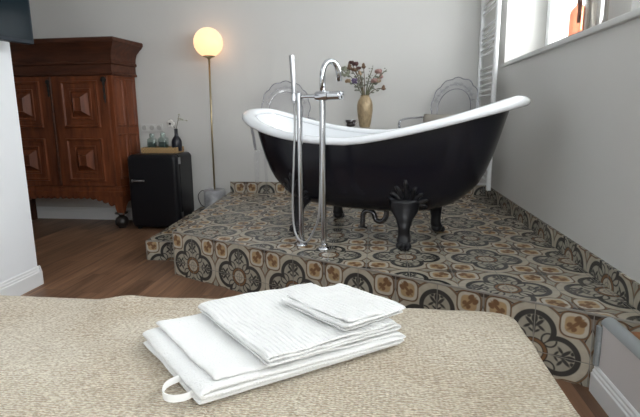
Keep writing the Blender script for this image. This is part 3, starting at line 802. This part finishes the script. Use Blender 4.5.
FL = [
    (-.140, .130, .03, .030, 'rose', TAN, 'dull tan bloom below the large green hydrangea head'),
    (-.050, .235, .03, .026, 'rose', MAR, 'dark maroon bloom behind the tan bud near the bouquet middle'),
    (.070, .235, .02, .010, 'spray', SAGE, 'pale sprig rising between the seed head and the highest pink bloom'),
    (.140, .165, .03, .022, 'bud', PINK, 'pink bud at the right edge of the dried bouquet'),
    (-.125, .240, -.02, .028, 'bud', BRN, 'brown bud between the hydrangea and the top left maroon bloom'),
  # dx, height above vase mouth, depth, bloom radius, style, material, label
    (-.165, .205, 0, .058, 'cluster', GREEN, 'large pale green hydrangea head, leftmost of the dried bouquet'),
    (-.112, .280, .02, .030, 'rose', MAR, 'small maroon bloom highest at the left of the dried bouquet'),
    (-.075, .265, -.02, .034, 'rose', MAR, 'maroon bloom just right of the topmost left one in the bouquet'),
    (-.085, .215, -.03, .030, 'rose', BRN, 'brown bloom above the purple one in the dried bouquet'),
    (-.080, .125, -.04, .034, 'cluster', PUR, 'purple bloom in the left half of the dried bouquet'),
    (-.040, .190, .0, .022, 'bud', TAN, 'tan bud between the purple bloom and the upright seed head'),
    (-.008, .250, .01, .022, 'bud', BRN, 'upright brown seed head in the middle of the dried bouquet'),
    (.045, .165, .03, .014, 'spray', SAGE, 'thin sage sprig right of the middle seed head'),
    (.115, .200, .0, .036, 'rose', PINK, 'highest dusty pink bloom in the right half of the bouquet'),
    (.080, .125, -.02, .034, 'rose', PINK, 'lower dusty pink bloom nearest the vase'),
    (.118, .130, .01, .028, 'cluster', TAN, 'tan and pink cluster right of the lower pink bloom'),
    (.160, .065, -.02, .022, 'bud', BRN, 'drooping brown bud at the far right of the dried bouquet'),
    (.185, .215, .01, .012, 'spray', SAGE, 'fine twig reaching highest on the right of the bouquet'),
]
for dx, dz, dy, r, style, m_, lab in FL:
    dx = dx - .006; r *= .88
    p1 = Vector((vx + dx, vy_ + dy, TT + .262 + dz)); p0 = Vector((vx + dx * .10, vy_ + dy * .2, TT + .255))
    mid = p0.lerp(p1, .5) + Vector((-dx * .08, 0, .02))
    root = empty('dried_flower', p0, label=lab, cat='flower', group='dried flowers in the gold-brown vase')
    link('stem', tube(spline([p0, mid, p1], 5), .0034, 6), STEMB if m_ in (MAR, BRN) else STEM, root, world=True)
    bm = bmesh.new(); rnd = random.Random(lab)
    if style == 'cluster':
        for k in range(26):
            d_ = Vector((rnd.uniform(-1, 1), rnd.uniform(-1, 1), rnd.uniform(-1, 1))).normalized(); c_ = p1 + d_ * r * .72; ball(c_, r * .3, bm, (1, 1, .8), 1, .5)
    elif style == 'rose':
        ball(p1, r * .55, bm, (1, 1, 1), 2, .4)
        for k in range(9):
            a = k * 2.4; c_ = p1 + Vector((cos(a), sin(a), .3 * sin(k))) * r * .55; ball(c_, r * .46, bm, (1, 1, 1.1), 1, .5)
    elif style == 'bud':
        ball(p1, r, bm, (.75, .75, 1.2), 2, .4)
        for k in range(5): ball(p1 + Vector((cos(k * 1.26), sin(k * 1.26), -.6)) * r * .7, r * .4, bm, (1, 1, 1), 1, .4)
    else:
        for k in range(9):
            c_ = mid.lerp(p1, k / 8) + Vector((rnd.uniform(-.022, .022), rnd.uniform(-.02, .02), rnd.uniform(-.005, .02))); ball(c_, r * .65, bm, (1.2, .8, .7), 1, .3)
    if style == 'spray': tube([mid, mid.lerp(p1, .5), p1], .0022, 5, bm)
    link('bloom', bm, m_, root, smooth=True, world=True)
    # small leaves along the stem
    if style != 'spray':
        bm = bmesh.new()
        for k in range(3):
            c_ = p0.lerp(p1, .35 + .2 * k) + Vector((rnd.uniform(-.02, .02), 0, .012)); ball(c_, .014, bm, (1.2, .3, .6), 1, .2)
        link('leaves', bm, SAGE, root, smooth=True, world=True)
cg = empty('candle_glass', (-.225, 3.93, TT), label='short clear candle glass with dark wax left of the dried flower vase', cat='candle')
link('glass', lathe([(.032, .0005), (.040, .004), (.060, .048), (.054, .070), (.051, .070), (.055, .048), (.035, .008)], 28), ACR, cg, smooth=50)
link('wax', lathe([(.028, .009), (.038, .024), (.032, .038), (.045, .055), (.043, .066)], 24), mat('dark_wax', (.03, .022, .02), .4), cg, smooth=50)

# ------------------------------------------------------------------ towel radiator on the right wall
ra = empty('towel_radiator', (.865, 3.91, .45), label='white ladder towel radiator in the corner beside the window', cat='radiator')
RXx, RY0, RY1 = .862, 3.655, 4.165
for y in (RY0, RY1):
    link('upright', loft([[(a, b_, z) for a, b_, _ in rrect(RXx - .017, RXx + .017, y - .017, y + .017, .012, 0, 3)] for z in (.43, 2.12)]), RAD, ra, smooth=40, world=True)
z = .50; k = 0
while z < 2.08:
    link('rung', tube([(RXx + .004, RY0 + .010, z), (RXx + .004, RY1 - .010, z)], .010, 10), RAD, ra, smooth=40, world=True)
    k += 1; z += .043 if k % 6 else .115
for y in (RY1,):
    for zz in (.56, 1.95):
        link('wall_bracket', tube([(RXx + .012, y, zz), (XR - .001, y, zz)], .011, 12), RAD, ra, smooth=40, world=True)
for y in (RY1,):
    bm = tube(spline([(RXx, y, .435), (RXx, y, .415), (RXx + .03, y, .402), (XR - .013, y, .402)], 4), .011, 10); tube([(RXx - .03, y, .418), (RXx + .01, y, .418)], .018, 12, bm)
    link('valve', bm, RAD, ra, smooth=40, world=True)

# ------------------------------------------------------------------ bottles on the sill
def sill_bottle(x, y, r, h, m_, label, tw):
    b_ = empty('glass_bottle', (x, y, ZS + .0265), label=label, cat='bottle', group='old glass bottles on the window sill')
    link('bottle_glass', lathe([(r * .8, .0005), (r, .006), (r, h * .66), (r * .93, h * .74), (r * .6, h * .82), (r * .34, h * .87), (r * .30, h * .98), (r * .38, h), (r * .25, h), (r * .24, h * .88), (r * .85, h * .72), (r * .93, h * .64), (r * .93, .012)], 28), m_, b_, smooth=50)
    if tw: link('twig', tube(spline([(0, 0, .11), (.004, .004, .19), (-.004, .010, .34)], 5), [.010] * 6 + [.012] * 5, 7), mat('dried_lavender_twig', (.09, .035, .03), .9, bump=1, bscale=90), b_, world=False)
    return b_
sill_bottle(1.10, 2.835, .047, .235, AMBER, 'amber glass bottle with a dark dried twig on the window sill', True)
sill_bottle(1.10, 2.615, .052, .27, SMOKE, 'smoky grey glass bottle on the window sill, nearest the camera', False)

# ------------------------------------------------------------------ television on the left wall
tv = empty('television', (-2.0, 1.95, 1.68), label='black flat television angled out from the left wall', cat='television')
pf = Vector((-1.852, 2.385, 0)); dv = Vector((-sin(radians(14)), -cos(radians(14)), 0)); nv = Vector((dv.y, -dv.x, 0)); nv = nv if nv.x > 0 else -nv
def slab(l0, l1, t0, t1, z0, z1):
    return loft([[pf + dv * l + nv * t + Vector((0, 0, z)) for l, t in ((l0, t0), (l1, t0), (l1, t1), (l0, t1))] for z in (z0, z1)])
link('casing', slab(0, .74, -.045, 0, 1.413, 1.87), BEZEL, tv, bevel=.004, world=True)
link('screen', slab(.012, .728, .0005, .003, 1.432, 1.858), SCREEN, tv, world=True)
link('wall_arm', box(LX - .004, -1.975, 1.93, 2.03, 1.6, 1.72), BEZEL, tv, world=True)

# ------------------------------------------------------------------ bed
BX0, BX1, BY0, BY1, BT = -1.46, .320, -.93, 1.088, .548
bed = empty('bed', ((BX0 + BX1) / 2, .08, 0), label='wide bed in the foreground under the beige bedspread', cat='bed')
link('bed_base', box(BX0 + .02, BX1 - .02, BY0 + .02, BY1 - .02, .09, .28), MATT, bed, bevel=.02, world=True)
link('mattress', box(BX0 + .012, BX1 - .012, BY0 + .012, BY1 - .012, .282, .53), MATT, bed, bevel=.03, seg=3, world=True)
for x in (BX0 + .12, BX1 - .12):
    for y in (BY0 + .12, BY1 - .12): link('leg', lathe([(.025, .001), (.03, .089)], 14, (x, y, 0)), BLACKW, bed, world=True)
# bedspread: a cloth over top and sides with soft ripples
bm = bmesh.new(); G = []
NX, NY = 130, 150
def cloth(i, j):
    HX, HY = (BX1 - BX0) / 2 + .012, (BY1 - BY0) / 2 + .012; cx, cy = (BX0 + BX1) / 2, (BY0 + BY1) / 2
    drop = .36; a = (i / NX * 2 - 1) * (HX + drop); c_ = (j / NY * 2 - 1) * (HY + drop)
    R_ = .060; rr = .022
    qx, qy = max(-HX, min(HX, a)), max(-HY, min(HY, c_))
    ox, oy = abs(a) - HX, abs(c_) - HY
    # rounded plan corners
    kx, ky = abs(qx) - (HX - R_), abs(qy) - (HY - R_)
    if kx > 0 and ky > 0:
        L = hypot(kx, ky); m_ = max(kx, ky); qx = math.copysign(HX - R_ + kx * m_ / L, qx); qy = math.copysign(HY - R_ + ky * m_ / L, qy)
    out = max(0, ox, oy)
    edge = min(HX - abs(a), HY - abs(c_))
    z = BT
    if out > 0: z = BT - .010 - out * .95; g = (.014 + .006 * sin(a * 14 + c_ * 11))
    else:
        g = 0
        if edge < rr: q = 1 - max(edge, 0) / rr; z = BT - .012 * q * q; 
    nx_, ny_ = (math.copysign(1, a) if ox >= oy else 0), (math.copysign(1, c_) if oy > ox else 0)
    if out > 0: qx += nx_ * g * min(1, out * 8); qy += ny_ * g * min(1, out * 8)
    X, Yy = cx + qx, cy + qy
    if out <= 0:
        z += .0045 * noise.noise(Vector((X * 4.5, Yy * 4.5, 3))) + .0025 * noise.noise(Vector((X * 14, Yy * 14, 9)))
        q_ = max(0, min(1, (-.45 - X) / .45)); z += -.013 * q_ * q_ * (3 - 2 * q_) * math.exp(-((Yy - 1.1) / .35) ** 2) + .005 * math.exp(-((X + .33) / .2) ** 2 - ((Yy - 1.1) / .2) ** 2)
        # a raised wrinkle near the far edge and creases around the towels
        z += .013 * math.exp(-((X + .66) / .06) ** 2 - ((Yy - 1.06) / .06) ** 2)
        for (x0, y0, an, ln, am) in ((.18, .80, -.5, .14, -.006), (.26, .95, -.4, .12, .006), (-.62, .86, -.3, .16, -.006), (.10, .68, -.6, .14, .005), (-.75, .72, .1, .2, .005), (-.52, .98, -.2, .15, -.005)):
            dx, dy = X - x0, Yy - y0; s = dx * cos(an) + dy * sin(an); t = -dx * sin(an) + dy * cos(an)
            z += am * math.exp(-(s / ln) ** 2 - (t / .022) ** 2)
    return X, Yy, z
for i in range(NX + 1): G.append([bm.verts.new(cloth(i, j)) for j in range(NY + 1)])
for i in range(NX):
    for j in range(NY): bm.faces.new((G[i][j], G[i + 1][j], G[i + 1][j + 1], G[i][j + 1]))
bs = tag(link('bedspread', bm, BEDM, smooth=True), 'textured beige chenille bedspread covering the bed in the foreground', 'bedspread')
so_ = bs.modifiers.new('t', 'SOLIDIFY'); so_.thickness = .006; so_.offset = 0

# ------------------------------------------------------------------ folded towels
def towel(name, loc, ang, W, D, layers, th, label, m_, seed, lead=(0,), skew=0.0, sag=0.0, taper=0.0):
    """one cloth folded in a zigzag: profile in (u, z), swept along v"""
    rnd = random.Random(seed)
    rt_ = th / 2 * .88; path = []; lay = []
    for k in range(layers):
        zc = th * (k + .5) + .001
        l = -W / 2 + lead[min(k, len(lead) - 1)]; r = W / 2 - rnd.uniform(0, .012)
        nn = 26; us = [l + (r - l) * q / nn for q in range(nn + 1)]
        if k % 2: us = us[::-1]
        if k:   # turn
            ue = (path[-1][0] + us[0]) / 2; sgn = 1 if (k % 2) else -1
            zc0 = path[-1][1]
            for a in (.25, .5, .75): path.append((max(path[-1][0] * sgn, us[0] * sgn) * sgn + sgn * th * .55 * sin(pi * a) if a == .5 else (path[-1][0] + us[0]) / 2 + sgn * th * .4, zc0 + th * a)); lay.append(k - .5)
        for u in us: path.append((u, zc)); lay.append(k)
    P = [Vector((u, 0, z)) for u, z in path]
    nrm = []
    for i in range(len(P)):
        t = (P[min(i + 1, len(P) - 1)] - P[max(i - 1, 0)]).normalized(); nrm.append(Vector((-t.z, 0, t.x)))
    M_ = 22; jit = [rnd.uniform(-.006, .006) for _ in range(layers + 1)]; jit2 = [rnd.uniform(-.006, .006) for _ in range(layers + 1)]
    bm = bmesh.new(); L = bm.loops.layers.uv.new('UVMap'); A_, B_ = [], []
    s_ = 0; S = [0]
    for i in range(1, len(P)): s_ += (P[i] - P[i - 1]).length; S.append(s_)
    vsamp = [-1, -.985, -.95] + [-.9 + 1.8 * q / (M_ - 1) for q in range(M_)] + [.95, .985, 1]
    for v_ in vsamp:
        ra_, rb_ = [], []; e = abs(v_); thk = rt_ * (1 if e < .97 else (.85 if e < .99 else .45))
        for i, p in enumerate(P):
            k = lay[i]; j0 = jit[int(k)]; j1 = jit2[int(k)]
            vv = v_ * D / 2 + (j1 if v_ > 0 else j0) * abs(v_)
            nz_ = .0038 * noise.noise(Vector((p.x * 16, vv * 16, k * 1.3 + seed))) + .0024 * noise.noise(Vector((p.x * 45, vv * 45, k + seed)))
            wob = .004 * noise.noise(Vector((vv * 14, k * 2.1, seed)))
            sg = -sag * (e ** 6) * p.z / (layers * th)
            top = p.z / (layers * th)
            base = Vector((p.x + wob + skew * v_, vv, p.z + nz_ * (.3 + top) + sg + .001))
            tq = 1 - taper * max(0, min(1, (p.x + W / 2) / W))
            qa, qb = base + nrm[i] * thk, base - nrm[i] * thk
            qa.z *= tq; qb.z *= tq
            ra_.append(qa); rb_.append(qb)
        A_.append([bm.verts.new(q) for q in ra_]); B_.append([bm.verts.new(q) for q in rb_])
    n = len(P); m1 = len(vsamp)
    def face(vs, uvs):
        f_ = bm.faces.new(vs)
        for l, q in zip(f_.loops, uvs): l[L].uv = q
    for j in range(m1 - 1):
        for i in range(n - 1):
            q = [(S[i], vsamp[j]), (S[i + 1], vsamp[j]), (S[i + 1], vsamp[j + 1]), (S[i], vsamp[j + 1])]
            face((A_[j][i], A_[j][i + 1], A_[j + 1][i + 1], A_[j + 1][i]), q)
            face((B_[j][i], B_[j + 1][i], B_[j + 1][i + 1], B_[j][i + 1]), [q[0], q[3], q[2], q[1]])
        for i in (0, n - 1):
            face((A_[j][i], A_[j + 1][i], B_[j + 1][i], B_[j][i]), [(S[i], 0)] * 4)
    for j in (0, m1 - 1):
        for i in range(n - 1): face((A_[j][i], A_[j][i + 1], B_[j][i + 1], B_[j][i]), [(S[i], 0)] * 4)
    root = empty(name, loc, ang, label=label, cat='towel')
    link('cloth', bm, m_, root, smooth=True, sub=1)
    return root
a1 = radians(36)
BS = BT + .006
c1 = Vector((-.30, .605, 0)); u1 = Vector((cos(a1), sin(a1), 0)); v1 = Vector((-u1.y, u1.x, 0))
T1 = towel('bath_towel', (-.212, .859, BS), a1, .418, .268, 4, .0118, 'large folded white bath towel with hanging loop, bottom of the stack on the bed', TW1, 3, lead=(0, .004, .024, .028), skew=-.024, taper=.45)
# hanging loop at its near left corner
bm = bmesh.new(); Lp = spline([(-.175, -.106, .018), (-.198, -.112, .014), (-.222, -.104, .013), (-.232, -.086, .014), (-.222, -.066, .017), (-.196, -.058, .019)], 5)
rings = []
for p in Lp: rings.append([p + Vector((0, 0, -.0065)), p + Vector((.0012, .0012, -.0065)), p + Vector((.0012, .0012, .0065)), p + Vector((0, 0, .0065))])
link('hanging_loop', loft(rings, bm=bm), CORDW, T1, smooth=35)
h1_ = .0355
a2 = radians(40)
u2 = Vector((cos(a2), sin(a2), 0)); v2 = Vector((-u2.y, u2.x, 0)); c2 = Vector((-.180, .700, 0))
T2 = towel('hand_towel', (-.166, .902, BS + h1_), a2, .305, .290, 3, .0068, 'medium ribbed white hand towel, middle of the stack on the bed', TW2, 11, lead=(0, .003, .006), skew=-.012)
h2_ = h1_ + .0185; T2.rotation_euler = (0, .05, a2)
a3 = radians(45)
T3 = towel('wash_cloth', (-.067, .928, BS + h2_), a3, .165, .182, 4, .0055, 'small ribbed white washcloth on top of the towel stack', TW2, 5, lead=(0, .003, 0, .004), skew=-.01)

T3.rotation_euler = (0, .05, a3)

# ------------------------------------------------------------------ light
wd = bpy.data.worlds.new('sky'); SC.world = wd; wd.use_nodes = True
bg = wd.node_tree.nodes['Background']; bg.inputs[0].default_value = (.965, .98, 1, 1); bg.inputs[1].default_value = 8.3
def portal(name, loc, rot, sx, sy):
    l = bpy.data.lights.new(name, 'AREA'); l.shape = 'RECTANGLE'; l.size = sx; l.size_y = sy; l.cycles.is_portal = True
    o = bpy.data.objects.new(name, l); COL.objects.link(o); o.location = loc; o.rotation_euler = rot
portal('daylight_right', (WX + .24, (Y0 + Y1) / 2, (ZS + ZT) / 2), (0, radians(90), 0), ZT - ZS, Y1 - Y0)
portal('fill_portal_rear', (.25, YR - .14, 1.55), (radians(90), 0, 0), 1.0, 1.6)  # samples the sky through the added rear window

# ------------------------------------------------------------------ camera
F, pit, yw, rol, cyy = 458.27, .179, .1249, -.0103, 197.54
fw = Vector((-sin(yw) * cos(pit), cos(yw) * cos(pit), -sin(pit))); rt = Vector((cos(yw), sin(yw), 0)); up = rt.cross(fw)
rt, up = rt * cos(rol) + up * sin(rol), up * cos(rol) - rt * sin(rol)
cam = bpy.data.cameras.new('camera'); co = bpy.data.objects.new('camera', cam); COL.objects.link(co)
Mx = Matrix((rt, up, -fw)).transposed().to_4x4(); Mx.translation = Vector((0, 0, 1.023)); co.matrix_world = Mx
cam.sensor_width = 36; cam.sensor_fit = 'HORIZONTAL'; cam.lens = F / 640 * 36; cam.shift_y = -(208.5 - cyy) / 640; cam.clip_start = .02
SC.camera = co
vs = SC.view_settings; vs.view_transform = 'Standard'; vs.look = 'None'; vs.exposure = .88; vs.gamma = 1; vs.use_curve_mapping = False
SC.cycles.max_bounces = 12; SC.cycles.transparent_max_bounces = 24; SC.cycles.diffuse_bounces = 6; SC.cycles.sample_clamp_indirect = 6
SC.cycles.use_denoising = True
